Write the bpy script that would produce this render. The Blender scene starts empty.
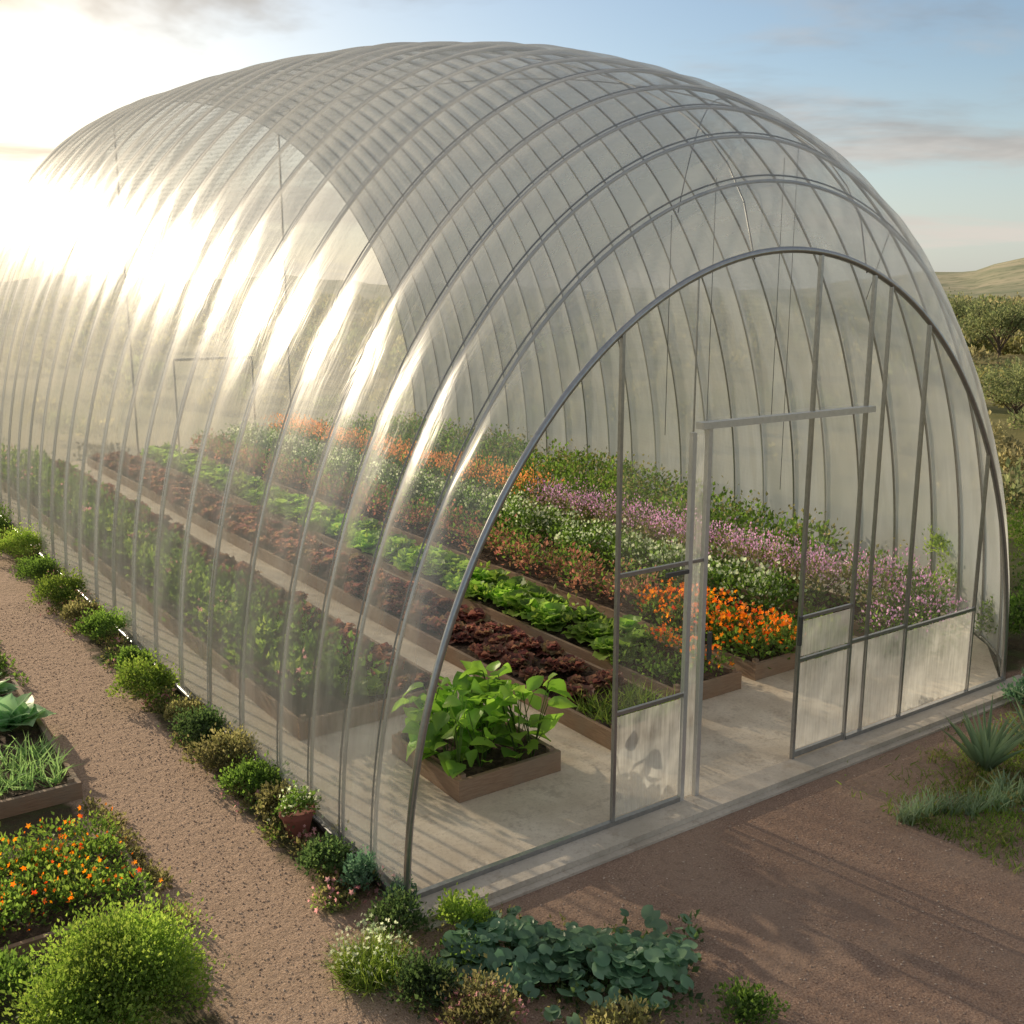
import bpy, math, numpy as np
from mathutils import Vector
rng=np.random.default_rng(11)
R=math.radians
scene=bpy.context.scene
col=scene.collection
SUN_EL=R(16); SUN_HEAD=R(-9)   # heading clockwise from +Y

# ------------------------------------------------------------ helpers
def mesh_obj(name,parts,mats,parent=None,loc=(0,0,0)):
    V=[];LI=[];LT=[];MI=[];SM=[];off=0
    for v,f,m,s in parts:
        v=np.asarray(v,dtype=np.float32).reshape(-1,3); f=np.asarray(f,dtype=np.int32)
        if len(f)==0: continue
        V.append(v); LI.append((f+off).ravel()); LT.append(np.full(len(f),f.shape[1],dtype=np.int32))
        MI.append(np.full(len(f),m,dtype=np.int32)); SM.append(np.full(len(f),bool(s))); off+=len(v)
    V=np.concatenate(V);LI=np.concatenate(LI);LT=np.concatenate(LT);MI=np.concatenate(MI);SM=np.concatenate(SM)
    me=bpy.data.meshes.new(name)
    me.vertices.add(len(V)); me.vertices.foreach_set('co',V.ravel())
    me.loops.add(len(LI)); me.loops.foreach_set('vertex_index',LI)
    me.polygons.add(len(LT)); st=np.concatenate([[0],np.cumsum(LT)[:-1]]).astype(np.int32)
    me.polygons.foreach_set('loop_start',st); me.polygons.foreach_set('loop_total',LT)
    me.polygons.foreach_set('material_index',MI); me.polygons.foreach_set('use_smooth',SM)
    me.update(calc_edges=True); me.validate()
    for m in mats: me.materials.append(m)
    o=bpy.data.objects.new(name,me); col.objects.link(o); o.location=loc
    if parent: o.parent=parent
    return o
def empty(name,loc=(0,0,0)):
    o=bpy.data.objects.new(name,None); col.objects.link(o); o.location=loc; o.empty_display_size=.2; return o
def box(x0,x1,y0,y1,z0,z1,m=0):
    v=[(x0,y0,z0),(x1,y0,z0),(x1,y1,z0),(x0,y1,z0),(x0,y0,z1),(x1,y0,z1),(x1,y1,z1),(x0,y1,z1)]
    f=[(0,3,2,1),(4,5,6,7),(0,1,5,4),(1,2,6,5),(2,3,7,6),(3,0,4,7)]
    return (v,f,m,False)
def tube(pts,r,n=8,m=0):
    P=np.asarray(pts,float); T=np.gradient(P,axis=0); T/=np.linalg.norm(T,axis=1)[:,None]+1e-9
    ref=np.array([0,1.,0]) if abs(T[0,1])<.7 and abs(T[len(T)//2,1])<.7 else np.array([1.,0.13,0.2])
    A=np.cross(T,ref);A/=np.linalg.norm(A,axis=1)[:,None]+1e-9;B=np.cross(T,A)
    a=np.linspace(0,2*np.pi,n,endpoint=False)
    V=(P[:,None]+r*(np.cos(a)[None,:,None]*A[:,None]+np.sin(a)[None,:,None]*B[:,None])).reshape(-1,3)
    F=[]
    for i in range(len(P)-1):
        for j in range(n):
            F.append((i*n+j,i*n+(j+1)%n,(i+1)*n+(j+1)%n,(i+1)*n+j))
    return (V,F,m,True)
def grid(fn,us,vs,m=0,smooth=True):
    U,W=np.meshgrid(us,vs,indexing='ij'); V=fn(U,W).reshape(-1,3)
    nu,nv=len(us),len(vs); i=np.arange(nu-1)[:,None]*nv+np.arange(nv-1)[None,:]; i=i.ravel()
    F=np.stack([i,i+1,i+nv+1,i+nv],1); return (V,F,m,smooth)
def nrm(a): return a/(np.linalg.norm(a,axis=-1,keepdims=True)+1e-9)
def inst(T,pos,fwd,up,s,w=None,h=None,m=0,smooth=False):
    tv,tf=T; tv=np.asarray(tv,float); tf=np.asarray(tf)
    pos=np.asarray(pos,float);N=len(pos)
    s=np.broadcast_to(s,(N,)); w=s if w is None else np.broadcast_to(w,(N,)); h=s if h is None else np.broadcast_to(h,(N,))
    f=nrm(np.broadcast_to(fwd,(N,3))); sd=nrm(np.cross(f,np.broadcast_to(up,(N,3)))); u=np.cross(sd,f)
    V=pos[:,None]+tv[None,:,0,None]*(s[:,None]*f)[:,None]+tv[None,:,1,None]*(w[:,None]*sd)[:,None]+tv[None,:,2,None]*(h[:,None]*u)[:,None]
    F=tf[None]+(np.arange(N)*len(tv))[:,None,None]
    return (V.reshape(-1,3),F.reshape(-1,tf.shape[1]),m,smooth)
LS=([(0,0,0),(.45,.32,.1),(1,0,-.08),(.45,-.32,.1)],[(0,3,2),(0,2,1)])
def leafT(n=6,k=3,ruf=0,curl=.25,wd=.45,prof=None):
    t=np.linspace(0,1,n); v=[];f=[]
    for i,a in enumerate(t):
        w=wd*(prof(a) if prof else (math.sin(math.pi*min(.97,a**.75*.93+.05))))
        for j in range(k):
            q=-1+2*j/(k-1)
            z=-curl*a*a*1.0+.12*abs(q)*w*2 + ruf*abs(q)*math.sin(a*19+q*2.0)+ruf*.4*math.sin(j*2.3+i*3.1)
            v.append((a,q*w,z+.18*a))
    for i in range(n-1):
        for j in range(k-1):
            f.append((i*k+j,i*k+j+1,(i+1)*k+j+1,(i+1)*k+j))
    return v,f
LEAFB=leafT(6,5,.0,.45,.42)
HEART=leafT(6,5,.03,.3,.5,lambda a:[.35,.92,1.0,.8,.45,.03][int(round(a*5))])
RUF=leafT(7,7,.07,.35,.46,lambda a:.25+.8*math.sin(min(1,a*1.02)*2.2)**1 if a<.95 else .55)
FRILL=leafT(5,5,.16,.25,.5,lambda a:[.3,.7,1.0,1.0,.6][int(round(a*4))])
BLADE=leafT(5,2,0,.35,.5,lambda a:(1-a)**.7+.02)
def bladeflat():
    v=[];f=[]
    for i,a in enumerate(np.linspace(0,1,6)):
        w=.5*(1-a**1.6)+.01
        v+= [(a,-w,.12*w-.25*a*a),(a,0,-.25*a*a-.25*w),(a,w,.12*w-.25*a*a)]
    for i in range(5):
        for j in range(2): f.append((i*3+j,i*3+j+1,i*3+j+4,i*3+j+3))
    return v,f
AG=bladeflat()
def discT(n=10,cup=.12,notch=.0):
    v=[(0,0,0)];f=[]
    for i in range(n):
        a=2*math.pi*i/n; r=1 if i else 1-notch
        v.append((r*math.cos(a),r*math.sin(a),cup+.08*math.sin(a*3)))
    for i in range(n): f.append((0,1+i,1+(i+1)%n))
    return v,f
DISC=discT(12,.2,.55); FLW=discT(6,.25)
def star():
    v=[(0,0,0)];f=[]
    for i in range(10):
        a=2*math.pi*i/10; r=1 if i%2==0 else .5
        v.append((r*math.cos(a),r*math.sin(a),.3 if i%2==0 else .12))
    for i in range(10): f.append((0,1+i,1+(i+1)%10))
    return v,f
STAR=star()
OCT=([(1,0,0),(0,.8,0),(-1,0,0),(0,-.8,0),(0,0,.6),(0,0,-.4)],[(0,1,4),(1,2,4),(2,3,4),(3,0,4),(1,0,5),(2,1,5),(3,2,5),(0,3,5)])

def hemi(n,zmin=-.2):
    d=nrm(rng.normal(size=(n*3,3))); d=d[d[:,2]>zmin]
    while len(d)<n:
        e=nrm(rng.normal(size=(n,3))); d=np.concatenate([d,e[e[:,2]>zmin]])
    return d[:n]
def clumps(C,rad,nper,ls,T=LS,m=0,flat=1.0,inner=.35,lift=.4,wr=1.0):
    C=np.asarray(C,float);K=len(C);N=K*nper
    c=np.repeat(C,nper,0);r=np.repeat(np.broadcast_to(rad,(K,))*(.75+.5*rng.random(K)),nper)
    d=hemi(N); k=(inner+(1-inner)*rng.random(N)**.5)*(1+.18*rng.normal(size=N))
    p=c+d*(r*k)[:,None]*np.array([1,1,flat])
    fw=d+rng.normal(size=(N,3))*.5+np.array([0,0,lift]); up=d+rng.normal(size=(N,3))*.6
    s=ls*(.6+.8*rng.random(N))
    return inst(T,p,fw,up,s,s*wr,s,m)
def bushparts(c,r,h,n,ls,T=LS,m=0,K=16):
    c=np.asarray(c,float)
    d=hemi(K,-.05); k=.45+.45*rng.random(K)
    C=c+d*k[:,None]*np.array([r,r,h]); rr=r*(.28+.25*rng.random(K))
    P=[clumps(C,rr,max(6,n//K),ls,T,m)]
    P.append(clumps(C+[0,0,.02],rr*1.25,max(3,n//K//5),ls,T,m,inner=.8,lift=.9))
    return P
def lettuce(C,r,nl=13,T=RUF,m=0,w=1.0,e0=12,e1=80):
    C=np.asarray(C,float);K=len(C);r=np.broadcast_to(r,(K,))*(.75+.45*rng.random(K))
    i=np.tile(np.arange(nl),K);c=np.repeat(C,nl,0);rr=np.repeat(r,nl)
    a=i*2.39996+np.repeat(rng.random(K)*6.28,nl)+rng.normal(size=K*nl)*.15
    el=R(e0)+R(e1-e0)*(i/nl)+rng.normal(size=K*nl)*.14
    f=np.stack([np.cos(a)*np.cos(el),np.sin(a)*np.cos(el),np.sin(el)],1)
    up=np.stack([-np.cos(a)*np.sin(el),-np.sin(a)*np.sin(el),np.cos(el)],1)+rng.normal(size=(K*nl,3))*.15
    s=rr*(1.0-.3*i/nl)*(.8+.35*rng.random(K*nl))
    return inst(T,c,f,up,s,s*w,s,m,True)

# ------------------------------------------------------------ node helpers
class NT:
    def __init__(s,name,world=False):
        if world: s.o=bpy.data.worlds.new(name)
        else: s.o=bpy.data.materials.new(name)
        s.o.use_nodes=True; s.t=s.o.node_tree; s.t.nodes.clear()
    def n(s,ty,**k):
        nd=s.t.nodes.new(ty)
        for a,b in k.items(): setattr(nd,a,b)
        return nd
    def set(s,inp,b):
        if isinstance(b,bpy.types.NodeSocket): s.t.links.new(b,inp)
        else:
            try: inp.default_value=b
            except Exception: inp.default_value=(*b,1)
    def math(s,op,a,b=0.,c=None,clamp=False):
        nd=s.t.nodes.new('ShaderNodeMath');nd.operation=op;nd.use_clamp=clamp
        s.set(nd.inputs[0],a);s.set(nd.inputs[1],b)
        if c is not None: s.set(nd.inputs[2],c)
        return nd.outputs[0]
    def mix(s,f,a,b,bt='MIX'):
        nd=s.t.nodes.new('ShaderNodeMix');nd.data_type='RGBA';nd.blend_type=bt
        s.set(nd.inputs[0],f)
        for i,x in ((6,a),(7,b)):
            if not isinstance(x,bpy.types.NodeSocket) and len(x)==3: x=(*x,1)
            s.set(nd.inputs[i],x)
        return nd.outputs[2]
    def mr(s,v,a,b,c=0.,d=1.):
        nd=s.t.nodes.new('ShaderNodeMapRange');nd.interpolation_type='SMOOTHSTEP'
        for i,x in enumerate((v,a,b,c,d)): s.set(nd.inputs[i],x)
        return nd.outputs[0]
    def noise(s,vec,sc,det=4,rough=.55,dist=0):
        nd=s.t.nodes.new('ShaderNodeTexNoise')
        if vec is not None: s.t.links.new(vec,nd.inputs['Vector'])
        nd.inputs['Scale'].default_value=sc;nd.inputs['Detail'].default_value=det;nd.inputs['Roughness'].default_value=rough;nd.inputs['Distortion'].default_value=dist
        return nd
    def coord(s): return s.t.nodes.new('ShaderNodeTexCoord').outputs['Object']
    def geo(s): return s.t.nodes.new('ShaderNodeNewGeometry')
    def bump(s,h,st,d=.02):
        nd=s.t.nodes.new('ShaderNodeBump');s.set(nd.inputs['Height'],h);nd.inputs['Strength'].default_value=st;nd.inputs['Distance'].default_value=d
        return nd.outputs[0]
    def scale(s,vec,xyz,rot=(0,0,0)):
        nd=s.t.nodes.new('ShaderNodeMapping');s.t.links.new(vec,nd.inputs[0]);nd.inputs['Scale'].default_value=xyz;nd.inputs['Rotation'].default_value=rot;return nd.outputs[0]
    def shmix(s,f,a,b):
        nd=s.t.nodes.new('ShaderNodeMixShader');s.set(nd.inputs[0],f);s.t.links.new(a,nd.inputs[1]);s.t.links.new(b,nd.inputs[2]);return nd.outputs[0]
    def out(s,sh):
        o=s.t.nodes.new('ShaderNodeOutputMaterial');s.t.links.new(sh,o.inputs[0]);return s.o
    def pbsdf(s,c,r=.8,metal=0,normal=None,spec=.3):
        p=s.t.nodes.new('ShaderNodeBsdfPrincipled');s.set(p.inputs['Base Color'],c if isinstance(c,bpy.types.NodeSocket) else (*c,1));s.set(p.inputs['Roughness'],r);s.set(p.inputs['Metallic'],metal)
        p.inputs['Specular IOR Level'].default_value=spec
        if normal is not None:s.t.links.new(normal,p.inputs['Normal'])
        return p.outputs[0]
def leafmat(name,cols,tr=.42,rough=.5):
    t=NT(name); g=t.geo(); r=t.n('ShaderNodeValToRGB'); t.t.links.new(g.outputs['Random Per Island'],r.inputs[0])
    cr=r.color_ramp; n=len(cols)
    cr.elements[0].position=0;cr.elements[1].position=1
    cr.elements[0].color=(*cols[0],1);cr.elements[1].color=(*cols[-1],1)
    for i in range(1,n-1):
        e=cr.elements.new(i/(n-1));e.color=(*cols[i],1)
    nz=t.noise(g.outputs['Position'],1.7,1); k=t.mr(nz.outputs[0],.3,.7,.8,1.6)
    hsv=t.n('ShaderNodeHueSaturation'); t.t.links.new(r.outputs[0],hsv.inputs['Color']); t.t.links.new(k,hsv.inputs['Value'])
    d=t.n('ShaderNodeBsdfDiffuse');t.t.links.new(hsv.outputs[0],d.inputs[0])
    gl=t.n('ShaderNodeBsdfGlossy');gl.inputs[0].default_value=(.9,.9,.85,1);gl.inputs['Roughness'].default_value=rough
    p=t.shmix(.045,d.outputs[0],gl.outputs[0])
    tl=t.n('ShaderNodeBsdfTranslucent'); h2=t.n('ShaderNodeHueSaturation'); t.t.links.new(hsv.outputs[0],h2.inputs['Color']); h2.inputs['Value'].default_value=2.5;h2.inputs['Saturation'].default_value=1.08
    t.t.links.new(h2.outputs[0],tl.inputs[0])
    return t.out(t.shmix(tr,p,tl.outputs[0]))
G1=leafmat('leaf_green',[(.05,.085,.02),(.09,.15,.03),(.14,.21,.045)])
G2=leafmat('leaf_bright',[(.085,.135,.025),(.145,.21,.04),(.22,.27,.06)])
G3=leafmat('leaf_dark',[(.03,.055,.02),(.055,.09,.03),(.08,.115,.04)])
GO=leafmat('leaf_olive',[(.09,.095,.035),(.15,.14,.055),(.21,.19,.09)])
BG=leafmat('leaf_bluegreen',[(.055,.11,.065),(.09,.165,.09),(.14,.22,.13)],.25,.38)
RD=leafmat('leaf_redlettuce',[(.1,.04,.04),(.18,.075,.06),(.25,.13,.09),(.15,.12,.06)],.42)
LG=leafmat('leaf_lettuce',[(.12,.21,.035),(.19,.3,.055),(.27,.37,.09)],.42)
OR=leafmat('petal_orange',[(.55,.12,.03),(.7,.2,.03),(.75,.3,.05),(.55,.07,.04)],.35)
PU=leafmat('petal_purple',[(.38,.17,.34),(.48,.27,.44),(.55,.38,.5),(.34,.14,.24)],.35)
WH=leafmat('petal_white',[(.3,.35,.22),(.45,.47,.34),(.24,.32,.16)],.4)
PK=leafmat('petal_pink',[(.38,.18,.19),(.48,.27,.27),(.3,.12,.14)],.4)
RU=leafmat('leaf_rust',[(.26,.11,.08),(.36,.17,.12),(.17,.14,.06)],.35)
DR=leafmat('leaf_distant_hazed',[(.15,.145,.075),(.22,.2,.1),(.29,.25,.13)],.35,.8)  # distance haze painted in as lighter leaf colours
DR2=leafmat('leaf_distant_green_hazed',[(.1,.125,.055),(.15,.17,.075),(.2,.21,.1)],.35,.8)  # green variant, lightened the same way for distance haze

t=NT('galvanised_steel');n_=t.noise(t.coord(),30,2);STEEL=t.out(t.pbsdf(t.mix(n_.outputs[0],(.3,.305,.31),(.5,.5,.49)),.28,.85))
t=NT('bright_aluminium');n_=t.noise(t.coord(),25,2);ALU=t.out(t.pbsdf(t.mix(n_.outputs[0],(.55,.55,.54),(.74,.74,.72)),.3,.6))
t=NT('dark_steel');DARK=t.out(t.pbsdf(t.mix(t.noise(t.coord(),20,2).outputs[0],(.09,.1,.105),(.18,.18,.18)),.35,.7))
def film_mat(name,base,edge,cond=0.,rough=.2,side=0.,g0=.05,g1=.35,streak=0.):
    t=NT(name);co=t.coord()
    sp=t.n('ShaderNodeSeparateXYZ');t.t.links.new(co,sp.inputs[0])
    lw=t.n('ShaderNodeLayerWeight');lw.inputs[0].default_value=.5
    fac=t.math('POWER',lw.outputs['Facing'],2.2)
    op=t.math('ADD',base,t.math('MULTIPLY',fac,edge))
    gn=t.n('ShaderNodeBsdfGlossy');gn.inputs[0].default_value=(.95,.95,.95,1);gn.inputs['Roughness'].default_value=rough
    if cond:
        big=t.noise(t.scale(co,(.55,2.4,.55),(.5,0,0)),1.1,4,.66,.5)
        fine=t.noise(co,28,1,.7)
        back=t.mr(sp.outputs[1],1.2,9.,.1,1.)           # roof film more opaque towards the back, veils the far ribs
        hz=t.math('MULTIPLY',t.mr(sp.outputs[2],2.4,6.2,.1,1.),back)
        drops=t.mr(fine.outputs[0],.57,.66)
        patch=t.mr(big.outputs[0],.4,.68)
        cor=t.math('SINE',t.math('MULTIPLY',sp.outputs[2],95.))
        k=t.math('ADD',t.math('ADD',t.math('MULTIPLY',patch,cond),t.math('MULTIPLY',drops,cond*.9)),t.math('ADD',.34,t.math('MULTIPLY',cor,.07)))
        op=t.math('ADD',op,t.math('MULTIPLY',k,hz))
        op=t.math('ADD',op,t.math('MULTIPLY',patch,.12))
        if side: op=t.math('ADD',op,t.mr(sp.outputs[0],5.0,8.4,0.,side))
        t.t.links.new(t.bump(big.outputs[0],.3,.06),gn.inputs['Normal'])
    if streak:
        st=t.noise(t.scale(co,(38,38,2.2)),1.,4,.7);bl=t.noise(co,3.,3,.6)
        op=t.math('ADD',op,t.math('MULTIPLY',t.math('SUBTRACT',st.outputs[0],.5),streak))
        op=t.math('ADD',op,t.math('MULTIPLY',t.math('SUBTRACT',bl.outputs[0],.5),streak))
    op=t.math('MINIMUM',t.math('MAXIMUM',op,0.02),.92)
    d=t.n('ShaderNodeBsdfDiffuse');d.inputs[0].default_value=(.86,.86,.83,1)
    tl=t.n('ShaderNodeBsdfTranslucent');tl.inputs[0].default_value=(.95,.94,.88,1)
    sc=t.shmix(.6,d.outputs[0],tl.outputs[0])
    tr=t.n('ShaderNodeBsdfTransparent');tr.inputs[0].default_value=(.985,.99,.98,1)
    b=t.shmix(op,tr.outputs[0],sc)
    gf=t.math('ADD',g0,t.math('MULTIPLY',fac,g1))
    return t.out(t.shmix(gf,b,gn.outputs[0]))
FILM=film_mat('poly_film',.11,.32,.26,rough=.32,side=.5,g0=.045,g1=.16)
BACK=film_mat('poly_film_end',.3,.2)
CLEAR=film_mat('clear_glazing',.03,.08,rough=.1,g0=.03,g1=.3,streak=.06)
FROST=film_mat('frosted_glazing',.42,.2,rough=.3,g0=.06,g1=.2,streak=.7)
def wood_mat():
    t=NT('weathered_wood');co=t.coord();n=t.noise(t.scale(co,(3,3,22)),3,5);n2=t.noise(co,2,3)
    c=t.mix(n.outputs[0],(.19,.11,.065),(.42,.28,.18));c=t.mix(t.mr(n2.outputs[0],.4,.7,0,.6),c,(.28,.23,.17))
    return t.out(t.pbsdf(c,.8,0,t.bump(n.outputs[0],.5,.01)))
WOOD=wood_mat()
def soil_mat():
    t=NT('garden_soil');co=t.coord();n=t.noise(co,14,5,.7)
    c=t.mix(t.mr(n.outputs[0],.35,.7),(.045,.028,.018),(.15,.1,.065))
    return t.out(t.pbsdf(c,.95,0,t.bump(n.outputs[0],1,.04)))
SOIL=soil_mat()
def conc_mat(name,a,b):
    t=NT(name);co=t.coord();n=t.noise(co,1.3,6,.65);n2=t.noise(co,40,3,.7);n3=t.noise(co,5,4,.7)
    c=t.mix(t.mr(n.outputs[0],.3,.7),a,b);c=t.mix(t.mr(n2.outputs[0],.45,.75,0,.4),c,(.36,.29,.21));c=t.mix(t.mr(n3.outputs[0],.52,.68,0,.4),c,(.34,.26,.19))
    return t.out(t.pbsdf(c,.6,0,t.bump(n2.outputs[0],.3,.01)))
CONC=conc_mat('concrete',(.56,.46,.34),(.78,.68,.54))
SILL=conc_mat('concrete_sill',(.46,.4,.32),(.64,.56,.46))
def ground_mat():
    t=NT('ground_earth');co=t.coord()
    dn=t.noise(co,1.1,3);dn2=t.noise(co,6,2)
    sp=t.n('ShaderNodeSeparateXYZ');t.t.links.new(co,sp.inputs[0])
    wob=t.math('ADD',t.math('MULTIPLY',t.math('SUBTRACT',dn.outputs[0],.5),.5),t.math('MULTIPLY',t.math('SUBTRACT',dn2.outputs[0],.5),.3))
    X=t.math('ADD',sp.outputs[0],wob);Y=t.math('ADD',sp.outputs[1],wob)
    path=t.mr(t.math('ABSOLUTE',t.math('ADD',X,.92)),.6,.46)
    front=t.math('MULTIPLY',t.mr(Y,.35,.15),t.mr(X,-.75,-.45))
    grav=t.math('MAXIMUM',path,front)
    grav=t.math('MULTIPLY',grav,t.mr(Y,-14.,-11.))
    grav=t.math('MULTIPLY',grav,t.mr(X,12.,11.))
    f1=t.noise(co,70,4,.8);f2=t.noise(co,2.2,5,.65);f5=t.noise(co,.7,3,.6);f6=t.noise(co,14,3,.6)
    gc=t.mix(t.mr(f1.outputs[0],.33,.67),(.21,.125,.085),(.62,.42,.31))
    gc=t.mix(t.mr(f2.outputs[0],.35,.7,0,.6),gc,(.37,.24,.17));gc=t.mix(t.mr(f5.outputs[0],.45,.65,0,.4),gc,(.52,.37,.27))
    gc=t.mix(t.mr(f6.outputs[0],.5,.7,0,.3),gc,(.2,.135,.1))
    pc=t.mix(t.mr(f1.outputs[0],.33,.67),(.32,.21,.14),(.76,.55,.4));pc=t.mix(t.mr(f2.outputs[0],.4,.7,0,.45),pc,(.47,.33,.23));pc=t.mix(t.mr(f6.outputs[0],.5,.7,0,.25),pc,(.3,.2,.14))
    gc=t.mix(path,gc,pc)
    sc=t.mix(t.mr(f2.outputs[0],.4,.62),(.08,.055,.036),(.09,.11,.04))
    sc=t.mix(t.mr(f1.outputs[0],.35,.7,0,.6),sc,(.16,.13,.07))
    f3=t.noise(co,.06,5,.6);f4=t.noise(co,1.5,4,.7)
    fc=t.mix(t.mr(f3.outputs[0],.35,.65),(.19,.19,.07),(.4,.32,.16));fc=t.mix(t.mr(f4.outputs[0],.4,.7,0,.5),fc,(.13,.14,.05))
    far=t.math('MAXIMUM',t.mr(sp.outputs[1],20.,24.),t.math('MAXIMUM',t.mr(sp.outputs[0],9.,12.),t.mr(sp.outputs[0],-3.,-5.)))
    c=t.mix(far,sc,fc);c=t.mix(grav,c,gc)
    return t.out(t.pbsdf(c,.95,0,t.bump(t.math('ADD',f1.outputs[0],t.math('MULTIPLY',f6.outputs[0],2.)),.8,.025),.15))
GROUND=ground_mat()

# ------------------------------------------------------------ ground, hills
def gfn(U,V): return np.stack([U,V,0*U],-1)
e=np.array([-1500,-400,-120,-40,-20,-12,-6,0,6,12,20,30,60,150,400,1500.])
g_=mesh_obj('ground',[grid(gfn,e,e,0,False)],[GROUND])
if g_.data.polygons[0].normal.z<0: g_.data.flip_normals()
def hill_mat():
    t=NT('hill_grass_hazed');co=t.coord();n=t.noise(co,.03,5,.65);n2=t.noise(co,.16,4,.7)
    c=t.mix(t.mr(n.outputs[0],.35,.65),(.3,.31,.2),(.5,.44,.3));c=t.mix(t.mr(n2.outputs[0],.5,.6,0,.6),c,(.17,.2,.12))  # atmospheric haze baked into the pale tan-green base colour
    return t.out(t.pbsdf(c,1.,0,None,.05))
HILL=hill_mat()
CAM=np.array([-2.99,-5.51,4.])
def hfn(A,Rr):
    k=np.clip((Rr-150)/300,0,1);k=k*k*(3-2*k)
    deg=np.degrees(A)
    h=40*np.exp(-((deg-77)/16)**2)+6*np.exp(-((deg-18)/18)**2)+9*np.exp(-((deg+12)/12)**2)+3+1.0*np.sin(deg*.61)+.6*np.sin(deg*1.7+1)+.2*np.sin(deg*4.3)
    h=h*k+ .5*np.sin(Rr*.05+deg*.8)*k
    return np.stack([CAM[0]+Rr*np.sin(A),CAM[1]+Rr*np.cos(A),h-.3],-1)
mesh_obj('hills',[grid(hfn,np.radians(np.linspace(-70,140,260)),np.linspace(145,640,40))],[HILL])

# ------------------------------------------------------------ greenhouse
L=20.5
def Wd(y): y=np.asarray(y,float); return 7+.6*(1-np.exp(-y/.5))+4.3*(1-np.exp(-y/6))
def Hd(y): y=np.asarray(y,float); return 4.3+.75*(1-np.exp(-y/.7))+3.6*(1-np.exp(-y/8))
Z0=.06
def hull(y,p,off=0):
    w=Wd(y)/2;h=Hd(y)
    return np.stack([w-(w+off)*np.cos(p),y+0*p,(h+off)*np.sin(p)],-1)
ribs=[0,.45,.95,1.5,2.1]
while ribs[-1]<L-.9: ribs.append(ribs[-1]+.84)
ribs.append(L)
gh=empty('greenhouse')
ph=np.linspace(0,np.pi,90)
parts=[]
for i,y in enumerate(ribs):
    parts.append(tube(hull(np.full_like(ph,y),ph),.026 if i==0 else .0145,7,1 if (i>6 and i%2) else 0))
mesh_obj('ribs',parts,[STEEL,ALU],gh)
parts=[]
for i,y in enumerate(ribs[1:],1):
    parts.append(tube(hull(np.full_like(ph,y+.035),ph,.014),.007,5,1 if i>5 else 0))
mesh_obj('film_clamps',parts,[DARK,ALU],gh)
parts=[]
yy=np.linspace(0,L,60)
for a in (82,104): parts.append(tube(hull(yy,np.full_like(yy,R(a)),-.035),.007,5))
for y0,y1,a0,a1 in ((.45,2.6,72,100),(.95,2.8,118,140)):
    s=np.linspace(0,1,20);parts.append(tube(hull(y0+(y1-y0)*s,R(a0)+(R(a1)-R(a0))*s,-.05),.005,5))
mesh_obj('purlins',parts,[DARK],gh)
ys=[]
for a,b in zip(ribs[:-1],ribs[1:]): ys+=list(np.linspace(a,b,8)[:-1])
ys=np.array(ys+[L]);rb=np.array(ribs)
def filmfn(Y,P):
    i=np.clip(np.searchsorted(rb,Y,side='right')-1,0,len(rb)-2);t=(Y-rb[i])/(rb[i+1]-rb[i])
    s=np.sin(np.pi*np.clip(t,0,1))
    w=Wd(Y)/2;h=Hd(Y);o=.02+.05*s*(np.sin(P)**.5)+.012*np.sin(P*9+i*1.7+t*2)*s+.005*np.sin(P*25+i*2.9+t*7)*s+.0025*np.sin(P*47+i*5.9-t*9)*s
    return np.stack([w-(w+o)*np.cos(P),Y,(h+o)*np.sin(P)],-1)
mesh_obj('film_cover',[grid(filmfn,ys,np.linspace(0.001,np.pi-.001,240))],[FILM],gh)
pb=np.linspace(0,np.pi,60);w=Wd(L)/2;h=Hd(L)
def backfn(S,P): return np.stack([w-w*np.cos(P),L+0*P,S*h*np.sin(P)],-1)
mesh_obj('back_wall_film',[grid(backfn,np.linspace(0,1,6),pb)],[BACK],gh)
parts=[box(x-.02,x+.02,L+.01,L+.05,0,h*math.sqrt(1-((x-w)/w)**2)) for x in (4,8)]
parts.append(box(5.0,7.0,L+.015,L+.045,2.3,2.36));parts.append(box(4.98,5.02,L+.01,L+.05,0,2.3));parts.append(box(6.98,7.02,L+.01,L+.05,0,2.3))
mesh_obj('back_wall_frame',parts,[STEEL],gh)
def arch(x): return 4.3*math.sqrt(max(0,1-((x-3.5)/3.5)**2))
A_,B_,C_,D_,E_,F_,G_,H_=1.76,2.46,2.62,3.77,4.45,4.68,5.25,6.35
P=[]
for x,wd in ((A_,.013),(D_,.014),(E_,.014),(F_,.008),(G_,.013),(H_,.01)):
    P.append(box(x-wd,x+wd,-.016,.016,Z0,arch(x)-.02))
P.append(box(2.44,2.48,-.02,.02,Z0,2.98,1));P.append(box(2.60,2.64,-.022,.018,Z0,2.998,1))
P.append(box(2.455,2.465,-.005,.005,2.985,arch(2.46)-.02))
P.append(box(0.02,2.438,-.02,.02,Z0,Z0+.04));P.append(box(E_+.018,6.98,-.021,.021,Z0,Z0+.04))
P.append(box(2.52,E_+.08,-.04,.04,3.0,3.05,1))
def rail(x0,x1,z,t=.014): P.append(box(x0,x1,-.0145,.0145,z-t,z+t))
rail(A_+.015,2.438,.95);rail(A_+.015,2.438,2.0);rail(2.482,2.598,2.0,.012)
rail(D_+.015,E_-.017,.95);rail(D_+.015,E_-.017,1.32);rail(D_+.015,E_-.017,.1,.025)
rail(E_+.018,F_-.01,.98);rail(F_+.01,G_-.015,.98);rail(G_+.015,H_-.011,.95)
mesh_obj('front_frame',P,[STEEL,ALU],gh)
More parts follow.
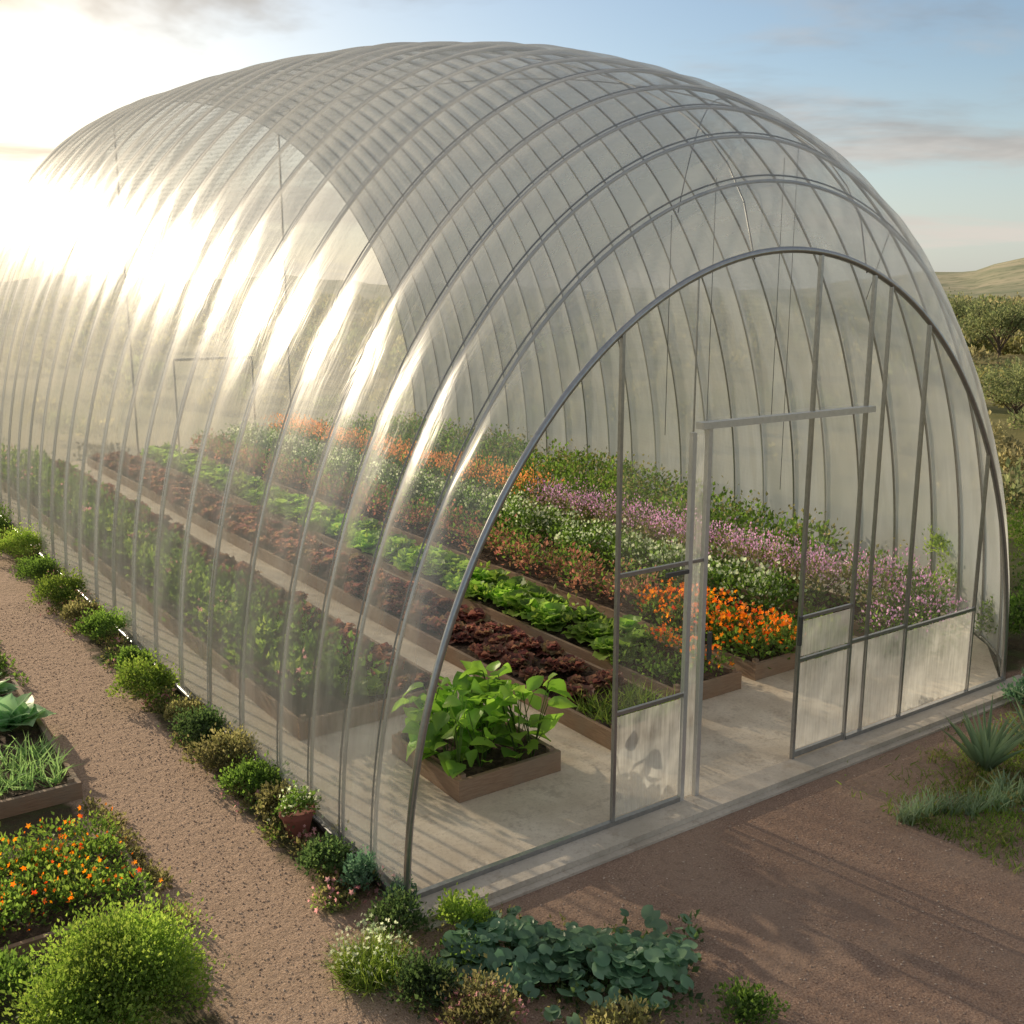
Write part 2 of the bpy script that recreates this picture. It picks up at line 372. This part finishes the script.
mesh_obj('door_closer',[box(2.2,2.42,-.05,-.025,1.93,1.96),box(2.66,2.69,-.05,-.025,1.2,1.42),box(D_-.05,D_-.02,-.05,-.025,1.1,1.35)],[DARK],gh)
def panel(x0,x1,z0,z1=None,y=.0,m=0,n=8):
    xs=np.linspace(x0,x1,n)
    def f(X,S):
        top=np.array([[arch(a)-.03 if z1 is None else min(z1,arch(a)-.03) for a in r] for r in X])
        return np.stack([X,y+0*X,z0+(np.maximum(top,z0)-z0)*S],-1)
    return grid(f,xs,np.linspace(0,1,4),m,False)
g=.02
G=[panel(A_+g,2.43,.98),panel(2.5,E_-g,3.08,n=20),panel(D_+g,E_-g,1.35,2.98),panel(D_+g,E_-g,.98,1.29,.0,1),
   panel(E_+g,F_-g,1.0),panel(F_+g,G_-g,1.0),panel(G_+g,H_-g,.98,n=14),panel(H_+g,6.93,.12,n=10),
   panel(A_+g,2.43,Z0+.06,.92,.002,1),panel(D_+g,E_-g,.14,.92,.002,1),panel(E_+g,F_-g,Z0+.06,.95,.002,1),panel(F_+g,G_-g,Z0+.06,.95,.002,1),panel(G_+g,H_-g,Z0+.06,.92,.002,1),panel(2.5,2.58,Z0+.02,2.96,.0,1)]
mesh_obj('front_glazing',G,[CLEAR,FROST],gh)
P=[]
for x,y,z in ((2.6,.45,2.9),(3.2,.6,2.2),(4.2,.8,2.9),(5.3,1.6,2.)):
    zt=float(Hd(y))*math.sqrt(max(0,1-((x-Wd(y)/2)/(Wd(y)/2))**2))-.05
    P.append(tube([(x,y,z),(x,y,(z+zt)/2),(x+.001,y,zt)],.004,4))
mesh_obj('hanging_wires',P,[DARK],gh)
def ffn(Y,S): return np.stack([.04+(Wd(Y)-.08)*S,Y,Z0+0*Y],-1)
mesh_obj('floor_slab',[grid(ffn,np.linspace(.0,L-.05,30),np.linspace(0,1,12))],[CONC],gh)
mesh_obj('front_sill',[box(-.12,7.3,-.24,-.002,-.02,Z0+.004),box(.0,7.05,-.3,-.242,-.02,.02)],[SILL],gh)
def basefn(s):
    y=np.linspace(0,L,50);x=np.zeros(50)-.02 if s==0 else Wd(y)+.02
    return tube(np.stack([x,y,np.full(50,.05)],1),.03,6)
mesh_obj('base_rails',[basefn(0),basefn(1)],[DARK],gh)

# ------------------------------------------------------------ raised beds
def bed(x0,x1,y0,y1,z0=Z0,h=.18,t=.04):
    b=empty('raised_garden_bed',((x0+x1)/2,(y0+y1)/2,z0)); a=(x1-x0)/2;c=(y1-y0)/2
    P=[box(-a,a,-c,-c+t,.002,h),box(-a,a,c-t,c,.002,h),box(-a,-a+t,-c+t+.001,c-t-.001,.002,h-.006),box(a-t,a,-c+t+.001,c-t-.001,.002,h-.006)]
    for sx in (-a+t,a-t-.05):
        for sy in (-c+t,c-t-.05): P.append(box(sx+.001,sx+.049,sy+.001,sy+.049,.002,h+.03))
    mesh_obj('planks',P,[WOOD],b)
    def sf(U,V): return np.stack([U,V,h*.75+.02*np.sin(U*9+V*5)+.02*np.sin(V*13)+rng.normal(size=U.shape)*.008],-1)
    mesh_obj('soil',[grid(sf,np.linspace(-a+t,a-t,10),np.linspace(-c+t,c-t,max(8,int(c*12))))],[SOIL],b)
    return z0+h*.75
def gridpts(x0,x1,y0,y1,dx,dy,z,j=.06,drop=0):
    xs=np.arange(x0+dx/2,x1,dx);ys=np.arange(y0+dy/2,y1,dy)
    X,Y=np.meshgrid(xs,ys);p=np.stack([X.ravel(),Y.ravel(),np.full(X.size,z)],1)
    p[:,:2]+=rng.normal(size=(len(p),2))*j
    if drop: p=p[rng.random(len(p))>drop]
    return p
E=19.6
BEAN=leafmat('leaf_bean',[(.1,.19,.03),(.16,.28,.045),(.24,.37,.07)],.42,.35)
z=bed(1.0,2.0,.95,2.05)
C=gridpts(1.06,1.94,1.0,2.0,.21,.23,z,.04)
P=[]
for c in C:
    n=13;a=rng.random(n)*6.28;hh=.06+rng.random(n)*(.4+.24*rng.random());tip=c+np.stack([np.cos(a)*.15*(.4+hh),np.sin(a)*.15*(.4+hh),hh],1)
    for k in range(0,n,2): P.append(tube([c+[0,0,-.03],(c+tip[k])/2+[0,0,.04],tip[k]],.005,4,1))
    f=np.stack([np.cos(a),np.sin(a),.15+rng.normal(size=n)*.5],1)
    up=np.stack([.3*np.cos(a),.3*np.sin(a),np.ones(n)],1)+rng.normal(size=(n,3))*.45
    P.append(inst(HEART,tip,f,up,.21*(.5+.7*rng.random(n)),.21*(.5+.6*rng.random(n)),None,0,True))
mesh_obj('bean_plants',P,[BEAN,G1])
z=bed(.45,2.05,2.75,E)
mesh_obj('red_lettuce_plants',[lettuce(gridpts(1.5,2.0,2.9,E-.2,.24,.3,z),.17,16,FRILL,0,1,25)],[RD])
C=gridpts(.5,.95,2.9,E,.3,.5,z+.35,.12)
mesh_obj('leafy_green_plants',[lettuce(gridpts(.95,1.4,2.9,E-.2,.3,.34,z),.24,11,LEAFB,0,.9),clumps(gridpts(.5,1.45,2.9,E,.35,.4,z+.18,.1),.22,45,.07,LS,1),clumps(C,.22,40,.075,LS,0),clumps(C[::4]+[0,0,.08],.2,14,.03,STAR,2,inner=.6,lift=1.)],[G2,G1,PK])
z=bed(2.6,3.55,.98,E)
mesh_obj('red_lettuce_plants',[lettuce(gridpts(2.66,3.5,1.7,E-.1,.26,.27,z+.02),.17,26,FRILL,0,1.,20)],[RD])
s=gridpts(2.68,3.5,1.05,1.7,.1,.1,z,.03);n=len(s)
mesh_obj('chive_plants',[inst(BLADE,np.repeat(s,9,0),hemi(n*9,.5),hemi(n*9,-1),.22*(.6+.6*rng.random(n*9)),.014)],[G2])
z=bed(3.72,4.62,1.38,E)
mesh_obj('green_lettuce_plants',[lettuce(gridpts(3.8,4.6,2.4,E-.1,.33,.32,z+.04),.26,20,RUF,0,1.0),clumps(gridpts(3.8,4.6,2.5,E,.35,.35,z+.1,.1),.16,14,.07,LS,1)],[LG,G2])
mesh_obj('herb_plants',[clumps(gridpts(3.78,4.25,1.45,2.4,.2,.2,z+.05),.13,60,.055)],[G1])
z=bed(4.9,5.65,1.45,E)
C=gridpts(4.95,5.6,1.5,3.4,.24,.24,z+.12,.05)
mesh_obj('marigold_flowers',[clumps(C,.2,120,.06,LS,0),clumps(C-[0,0,.1],.16,40,.05,LS,0),clumps(C+[0,0,.1],.2,34,.028,STAR,1,inner=.75,lift=1.2)],[G1,OR])
C=gridpts(4.3,4.62,1.42,2.5,.22,.22,z+.1,.04)
mesh_obj('marigold_flowers',[clumps(C,.15,80,.05,LS,0),clumps(C+[0,0,.08],.16,20,.026,STAR,1,inner=.75,lift=1.2)],[G1,OR])
C=gridpts(4.95,5.6,3.5,E,.3,.32,z+.18,.08)
mesh_obj('rust_foliage_plants',[clumps(C,.24,70,.06,LS,0),clumps(C+[0,0,.05],.24,50,.055,LS,1,inner=.6)],[RU,G1])
z=bed(5.95,6.65,2.3,E)
C=gridpts(6.0,6.62,2.35,E,.3,.3,z+.25,.08)
mesh_obj('white_flowering_plants',[clumps(C,.27,140,.055,LS,0),clumps(C-[0,0,.2],.2,50,.06,LS,0),clumps(C+[0,0,.06],.27,44,.02,FLW,1,inner=.6,lift=1.)],[G1,WH])
C=gridpts(5.72,6.6,1.5,2.4,.3,.3,Z0+.1,.08,.1)
mesh_obj('leafy_green_plants',[clumps(C,.24,130,.065)],[G2])
z=bed(6.95,7.7,1.6,E)
C=gridpts(7.0,7.65,1.65,8.6,.3,.3,z+.38,.09)
mesh_obj('lavender_plants',[clumps(C-[0,0,.12],.28,90,.055,LS,0),clumps(C-[0,0,.33],.24,60,.06,LS,2),clumps(C+[0,0,.05],.3,85,.033,LS,1,inner=.6,lift=1.5)],[GO,PU,G1])
C=gridpts(7.0,7.65,8.6,E,.3,.3,z+.38,.08)
mesh_obj('orange_flowering_plants',[clumps(C-[0,0,.1],.28,70,.06,LS,0),clumps(C+[0,0,.1],.28,60,.045,LS,1,inner=.7,lift=1.5)],[G1,leafmat('petal_amber',[(.5,.2,.08),(.6,.3,.12),(.4,.16,.07)],.4)])
C=gridpts(8.1,11.3,2.2,E,.5,.5,Z0+.3,.12);C=C[C[:,0]<Wd(C[:,1])-.5]
mesh_obj('green_shrub_rows',[clumps(C,.36,80,.08,LS,0),clumps(C-[0,0,.2],.3,30,.08,LS,0),clumps(C+[0,0,.1],.36,24,.06,LS,1,inner=.7)],[G1,GO])
C=np.array([(6.75,1.3,.25),(7.0,1.0,.3),(7.35,.95,.35),(7.1,1.3,.4),(7.5,1.3,.45),(7.75,1.6,.45),(7.9,1.9,.5)])
mesh_obj('heather_plants',[clumps(C-[0,0,.22],.25,120,.055,LS,0),clumps(C,.27,220,.05,LS,0),clumps(C+[0,0,.1],.27,110,.035,LS,1,inner=.8,lift=1.2)],[G1,PU])

# ------------------------------------------------------------ outside left
def shrub(name,c,r,h,n,ls,mat,fm=None,nf=0,fs=.03,T=LS,K=16):
    P=bushparts((0,0,h*.35),r,h*.75,n,ls,T,0,K)
    ms=[mat]
    if fm: 
        P.append(clumps([(0,0,h*.4)],r*.95,nf,fs,STAR,1,flat=h/r*.8,inner=.85,lift=1.2)); ms.append(fm)
    return mesh_obj(name,P,ms,None,c)
sh=[(-.42,4.6,.38,.34,G2),(-.25,5.5,.2,.25,G1),(-.28,6.7,.33,.36,G1),(-.3,7.6,.25,.26,GO),(-.3,8.6,.36,.38,G2),(-.35,9.8,.34,.4,G1),(-.35,11.3,.45,.5,G2),(-.35,13,.4,.5,G1),(-.4,15,.5,.55,G2),(-.4,17.5,.6,.6,G1),
    (-.24,3.35,.25,.26,G3),(-.25,2.75,.28,.28,GO),(-.22,2.15,.25,.24,G1),(-.2,1.75,.18,.2,GO),(-.24,.72,.2,.22,G3),(-.16,.38,.14,.26,BG),(-.22,3.9,.17,.2,GO)]
for x,y,r,h,m in sh: shrub('garden_shrub',(x,y,0),r*.9,h*.85,int(3000*r/.4),.03,m)
C=np.stack([-.22+rng.normal(size=300)*.1,rng.uniform(.2,20,300),np.full(300,.01)],1)
mesh_obj('edging_ground_cover',[clumps(C,.1,50,.032,LS,0),clumps(C[::2],.11,40,.03,LS,2),clumps(C[::3]+[0,0,.02],.11,12,.018,STAR,1,inner=.85)],[GO,PK,G1])
pot=empty('potted_plant',(-.19,1.33,0))
pr=[(.0,.0),(.08,.0),(.12,.17),(.137,.17),(.137,.21),(.12,.21),(.115,.18),(0,.18)]
a=np.linspace(0,2*np.pi,25)
def potf(A,I):
    r=np.array([pr[int(i)][0] for i in I.ravel()]).reshape(I.shape);zz=np.array([pr[int(i)][1] for i in I.ravel()]).reshape(I.shape)
    return np.stack([r*np.cos(A),r*np.sin(A),zz+.004],-1)
tt=NT('terracotta');nn=tt.noise(tt.coord(),12,4);TER=tt.out(tt.pbsdf(tt.mix(nn.outputs[0],(.2,.06,.045),(.32,.12,.085)),.8))
mesh_obj('pot',[grid(potf,a,np.arange(8),0,False)],[TER],pot)
mesh_obj('flowers',bushparts((0,0,.22),.15,.09,500,.028)+[clumps([(0,0,.23)],.15,110,.013,STAR,1,flat=.9,inner=.85)],[G1,WH],pot)

z=bed(-2.75,-1.38,2.85,5.7,0,.14)
mesh_obj('cabbage_plants',[lettuce([(-1.66,4.35,z+.03),(-1.95,4.95,z),(-2.25,4.4,z),(-1.7,5.3,z),(-2.4,5.2,z)],.42,18,HEART,0,1.1)],[leafmat('leaf_cabbage',[(.14,.24,.12),(.2,.32,.16),(.28,.4,.22)],.3,.4)])
s=gridpts(-2.1,-1.45,2.95,3.75,.11,.14,z,.02);n=len(s)
mesh_obj('onion_plants',[inst(BLADE,np.repeat(s,9,0),hemi(n*9,.5),hemi(n*9,-1),.22*(.6+.6*rng.random(n*9)),.018)],[leafmat('leaf_onion',[(.14,.23,.08),(.24,.34,.13)],.35)])
mesh_obj('seedling_plants',[clumps(gridpts(-2.7,-2.15,2.95,4.,.2,.2,z+.02),.09,40,.045)],[G2])
z=bed(-2.75,-1.45,6.2,9,0,.16)
mesh_obj('herb_plants',[clumps(gridpts(-2.7,-1.55,6.3,8.9,.3,.3,z+.05),.17,70,.055)],[G1])
z=bed(-2.75,-1.45,9.6,14,0,.16)
mesh_obj('herb_plants',[clumps(gridpts(-2.7,-1.55,9.7,13.9,.35,.35,z+.05),.2,60,.06)],[GO])
z=bed(-2.9,-1.36,.85,1.95,0,.12)
C=gridpts(-2.85,-1.45,.95,1.9,.2,.2,z+.05,.05)
mesh_obj('nasturtium_flowers',[clumps(C,.15,170,.034,LS,0),clumps(C+[0,0,.05],.16,10,.018,STAR,1,inner=.9,lift=1.4),clumps(C,.16,50,.036,LS,2,inner=.8)],[G1,OR,G2])
C=np.stack([-1.33+rng.normal(size=26)*.05,rng.uniform(.7,2.6,26),np.full(26,.01)],1)
mesh_obj('edging_ground_cover',[clumps(C,.08,60,.032)],[GO])
C=np.stack([-1.45+rng.normal(size=60)*.06,rng.uniform(5.7,16,60),np.full(60,.02)],1)
mesh_obj('edging_ground_cover',[clumps(C,.1,45,.04)],[G1])
shrub('leafy_bush',(-1.86,-.08,0),.45,.44,26000,.024,G2,K=46)
mesh_obj('garden_shrub',bushparts((0,0,.08),.25,.15,1900,.03),[G1],None,(-2.4,.45,0))
mesh_obj('garden_shrub',bushparts((0,0,.04),.2,.1,1300,.028),[GO],None,(-1.55,.55,0))
# corner plants
shrub('garden_shrub',(-.18,-.2,0),.17,.2,1100,.03,G3);shrub('garden_shrub',(.2,-.42,0),.17,.22,1500,.028,G2)
shrub('garden_shrub',(-.35,-.9,0),.2,.18,1200,.03,G3);shrub('garden_shrub',(-.05,-.75,0),.14,.12,700,.028,G1)
shrub('pink_flowering_plant',(-.22,-1.25,0),.24,.2,1400,.03,GO,PK,300,.014)
shrub('garden_shrub',(-.02,.05,0),.1,.17,500,.03,BG)
C=np.stack([rng.uniform(-.55,.9,40),np.zeros(40),np.full(40,.0)],1);C[:,1]=-.75-.8*np.clip(C[:,0],0,2)+rng.normal(size=40)*.3
mesh_obj('edging_ground_cover',[clumps(C,.1,40,.028,LS,0),clumps(C[::2],.1,30,.026,LS,1)],[GO,G3])
n=900;a=rng.random(n)*6.28;rr=.17*np.sqrt(rng.random(n));p=np.stack([rr*np.cos(a),rr*np.sin(a),0*a],1)
f=hemi(n,.45)+p*3
mesh_obj('white_flowering_grass',[inst(BLADE,p,f,hemi(n,-1),.24*(.5+.6*rng.random(n)),.009),clumps([(0,0,.1)],.2,260,.013,STAR,1,flat=.9,inner=.7)],[G2,WH],None,(-.5,-.45,0))
n=520;t_=rng.random(n);q=rng.normal(size=n)*.2
px=-.02+t_*1.0+q*.74;py=-.62-t_*1.0+q*.6
hgt=.07+.12*np.exp(-(q/.2)**2)*rng.random(n)+.04*rng.random(n)
p=np.stack([px,py,hgt],1)
up=np.stack([rng.normal(size=n)*.35,rng.normal(size=n)*.35-.15,np.ones(n)],1)
ang=rng.random(n)*6.28;fw=np.stack([np.cos(ang),np.sin(ang),0*ang],1);fw-=nrm(up)*np.sum(fw*nrm(up),1)[:,None]
ss=.05*(.5+.8*rng.random(n))
P=[inst(DISC,p,fw,up,ss,ss,ss,0,True)]
C=np.stack([px[::4],py[::4],np.full(len(px[::4]),.02)],1);P.append(clumps(C,.08,14,.045,LS,1))
mesh_obj('round_leaf_ground_cover',P,[BG,G3])
shrub('garden_shrub',(1.05,-1.98,0),.17,.06,900,.028,G1);shrub('garden_shrub',(.35,-1.75,0),.2,.1,900,.03,GO)

# ------------------------------------------------------------ right garden patch
n=9000;px=rng.uniform(3.7,9.5,n);cy=-1.35+.15*np.sin(px*1.3)+.04*(px-4);py=cy+rng.normal(size=n)*.33
p=np.stack([px,py,0*px],1)
mesh_obj('grass',[inst(BLADE,p,hemi(n,.5),hemi(n,-1),.08*(.4+rng.random(n)),.01)],[G2])
C=np.stack([rng.uniform(3.8,9,90),0*np.zeros(90),np.full(90,.0)],1);C[:,1]=-1.35+rng.normal(size=90)*.3
mesh_obj('edging_ground_cover',[clumps(C,.12,60,.035,LS,0)],[GO])
def agave(loc,r,n,m,w=.07,lo=.25):
    a=np.arange(n)*2.39996;el=np.linspace(lo,1.35,n);f=np.stack([np.cos(a)*np.cos(el),np.sin(a)*np.cos(el),np.sin(el)],1)
    up=np.stack([-np.cos(a)*np.sin(el),-np.sin(a)*np.sin(el),np.cos(el)],1);s=r*(.75+.35*rng.random(n))
    mesh_obj('agave_plant',[inst(AG,np.zeros((n,3)),f,up,s,w,s*.5,0,True)],[m],None,loc)
AGM=leafmat('leaf_agave',[(.13,.18,.1),(.2,.26,.14),(.26,.32,.18)],.25,.45)
agave((5.05,-1.0,0),.62,30,AGM,.05,.85);agave((5.75,-1.05,0),.48,24,AGM,.05,.6);agave((4.75,-1.35,0),.24,20,AGM,.04);agave((6.6,-.9,0),.55,26,AGM)
P=[]
for i in range(11):
    c=np.array([3.75+i*.13,-1.15-.05*i,0])+rng.normal(size=3)*[.03,.05,0]
    k=44
    P.append(inst(BLADE,c+rng.normal(size=(k,3))*[.03,.03,0],hemi(k,.8),hemi(k,-1),.22*(.6+.6*rng.random(k)),.014))
mesh_obj('tufted_grass',P,[AGM])
for x,y,r,h,m in ((7.3,-.75,.4,.5,G1),(7.9,-.5,.5,.7,G3),(8.4,-.9,.5,.5,G2),(5.3,-1.8,.3,.2,GO),(4.6,-1.9,.2,.12,BG),(6.2,-1.7,.4,.3,G1),(8.2,.6,.35,.6,G1),(6.7,-.45,.2,.25,BG),(8.8,1.8,.5,.9,G2),(9.4,.6,.6,.9,G1),(9.9,2.6,.6,.9,GO),(10.6,1.6,.7,1.,G2)):
    shrub('garden_shrub',(x,y,0),r,h,int(1800*r/.4),.045,m)
n=24000;px=np.where(rng.random(n)<.6,rng.uniform(.0,7.5,n),rng.uniform(-1.4,-.45,n));py=np.where(px>0,rng.uniform(-4,-.35,n),rng.uniform(-1.5,9,n))
p=np.stack([px,py,0*px+.002],1);a=rng.random(n)*6.28
ss=.003+.009*rng.random(n)**3
t=NT('gravel_stone');g=t.geo();PEB=t.out(t.pbsdf(t.mix(g.outputs['Random Per Island'],(.26,.165,.11),(.66,.5,.38)),.9))
mesh_obj('gravel',[inst(OCT,p,np.stack([np.cos(a),np.sin(a),0*a],1),np.array([0,0,1.]),ss,ss,ss*.8)],[PEB])

# ------------------------------------------------------------ background vegetation
P=[]
def field(n,d0,d1,h0,h1,rs,nl,ls):
    hd=np.radians(rng.uniform(-10,80,n));d=np.sqrt(rng.uniform(d0*d0,d1*d1,n))
    x=CAM[0]+d*np.sin(hd);y=CAM[1]+d*np.cos(hd)
    ok=~((x>-4)&(x<13.2)&(y<22.5)) & ~((x<14)&(y<1))
    for X,Y in zip(x[ok],y[ok]):
        r=rs*(.6+.8*rng.random());h=rng.uniform(h0,h1)
        K=6;dd=hemi(K,0);C=np.array([X,Y,h*.3])+dd*np.array([r*.7,r*.7,h*.45])*(.5+.5*rng.random((K,1)))
        P.append(clumps(C,r*.5,nl//K,ls,LS,int(rng.integers(0,3)),flat=min(1,h/r)))
field(150,14,40,.5,1.3,.8,480,.11)
field(330,40,110,.9,2.0,1.6,220,.3)
field(420,110,240,1.5,3.0,3.2,140,.7)
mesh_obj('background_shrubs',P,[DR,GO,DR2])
tt=NT('bark');BARK=tt.out(tt.pbsdf(tt.mix(tt.noise(tt.coord(),9,3).outputs[0],(.08,.055,.04),(.16,.12,.09)),.9))
def tree(loc,H,r,m):
    tr=empty('background_tree',loc)
    T=[];K=9
    T.append(tube([(0,0,0),(.05*H*.2,0,H*.2),(0,.03*H,H*.45),(.02*H,0,H*.7)],.035*H*.6,7))
    tips=[]
    for i in range(K):
        a=i*2.4;e=np.array([math.cos(a)*r*.6,math.sin(a)*r*.6,H*(.5+.4*rng.random())]);tips.append(e)
        T.append(tube([(0,0,H*.2+.02*i*H),e*.5+np.array([0,0,H*.18]),e],.012*H,5))
    mesh_obj('trunk',T,[BARK],tr)
    C=np.array(tips+[np.array([rng.normal()*r*.35,rng.normal()*r*.35,H*(.45+.4*rng.random())]) for _ in range(14)])
    mesh_obj('crown',[clumps(C,r*.36,160,.045*H,LS)],[m],tr)
for hd,d,H,r,m in ((59.5,62,3.2,2.0,DR2),(61.2,70,3.4,2.2,DR),(57,95,3.4,2.6,DR2),(60.5,34,1.8,1.4,DR2)):
    tree((CAM[0]+d*math.sin(R(hd)),CAM[1]+d*math.cos(R(hd)),0),H,r,m)

# ------------------------------------------------------------ sun & sky
sd=Vector((math.sin(SUN_HEAD)*math.cos(SUN_EL),math.cos(SUN_HEAD)*math.cos(SUN_EL),math.sin(SUN_EL)))
l=bpy.data.lights.new('sun','SUN');l.energy=5;l.angle=R(.6);l.color=(1,.84,.62)
lo=bpy.data.objects.new('sun',l);col.objects.link(lo);lo.rotation_euler=sd.to_track_quat('Z','Y').to_euler();lo.location=(0,0,30)
w_=NT('World',True);scene.world=w_.o
tc=w_.n('ShaderNodeTexCoord').outputs['Generated']
sky=w_.n('ShaderNodeTexSky',sky_type='NISHITA');sky.sun_disc=False;sky.sun_elevation=SUN_EL;sky.sun_rotation=SUN_HEAD
sky.air_density=1.0;sky.dust_density=1.2;sky.ozone_density=1.6
sp=w_.n('ShaderNodeSeparateXYZ');w_.t.links.new(tc,sp.inputs[0])
zz=w_.math('ADD',w_.math('MAXIMUM',sp.outputs[2],0.),.1)
cb=w_.n('ShaderNodeCombineXYZ');w_.t.links.new(w_.math('DIVIDE',sp.outputs[0],zz),cb.inputs[0]);w_.t.links.new(w_.math('DIVIDE',sp.outputs[1],zz),cb.inputs[1])
n1=w_.noise(cb.outputs[0],.6,6,.58,.4);n2=w_.noise(cb.outputs[0],1.6,4,.6)
up_=w_.mr(sp.outputs[2],.15,.25,0.,.11)
cl=w_.mr(w_.math('ADD',n1.outputs[0],up_),.47,.64,0,.9)
dt=w_.n('ShaderNodeVectorMath',operation='DOT_PRODUCT');w_.t.links.new(tc,dt.inputs[0]);dt.inputs[1].default_value=sd
dc=w_.math('MAXIMUM',dt.outputs['Value'],0.)
g2=w_.math('POWER',dc,9.)
lowd=Vector((math.sin(SUN_HEAD+R(8)),math.cos(SUN_HEAD+R(8)),.12)).normalized()
d2=w_.n('ShaderNodeVectorMath',operation='DOT_PRODUCT');w_.t.links.new(tc,d2.inputs[0]);d2.inputs[1].default_value=lowd
dl=w_.math('MAXIMUM',d2.outputs['Value'],0.)
g1=w_.math('POWER',dl,40.);g3=w_.math('POWER',dl,300.)
low=w_.mr(sp.outputs[2],.02,.2,1.,0.)
ccol=w_.mix(w_.mr(n2.outputs[0],.35,.65),(1.8,1.85,1.95),(3.6,3.5,3.4))
ccol=w_.mix(low,ccol,(4.9,4.5,4.0))
cc=w_.mix(g2,ccol,(4.6,3.95,3.1))
skc=w_.mix(w_.math('MULTIPLY',low,.55),sky.outputs[0],(4.3,4.7,4.8))
skc=w_.mix(w_.math('MULTIPLY',g2,.8),skc,(4.9,4.2,3.3))
skc=w_.mix(cl,skc,cc)
skc=w_.mix(1.,skc,w_.mix(g1,(0,0,0),(4.4,3.4,2.1)),'ADD')
skc=w_.mix(1.,skc,w_.mix(g3,(0,0,0),(7,5.6,3.6)),'ADD')
bg=w_.n('ShaderNodeBackground');w_.t.links.new(skc,bg.inputs[0]);bg.inputs[1].default_value=.15
wo=w_.n('ShaderNodeOutputWorld');w_.t.links.new(bg.outputs[0],wo.inputs[0])

# ------------------------------------------------------------ camera
cd=bpy.data.cameras.new('camera');cd.lens=36.9;cd.sensor_width=36;cd.clip_end=4000;cd.clip_start=.1
co=bpy.data.objects.new('camera',cd);col.objects.link(co);co.location=CAM
th=math.atan(222/1050);dr=Vector((.571*math.cos(th),.821*math.cos(th),-math.sin(th)))
co.rotation_euler=dr.to_track_quat('-Z','Y').to_euler()
scene.camera=co
scene.view_settings.view_transform='Standard';scene.view_settings.look='None';scene.view_settings.exposure=0
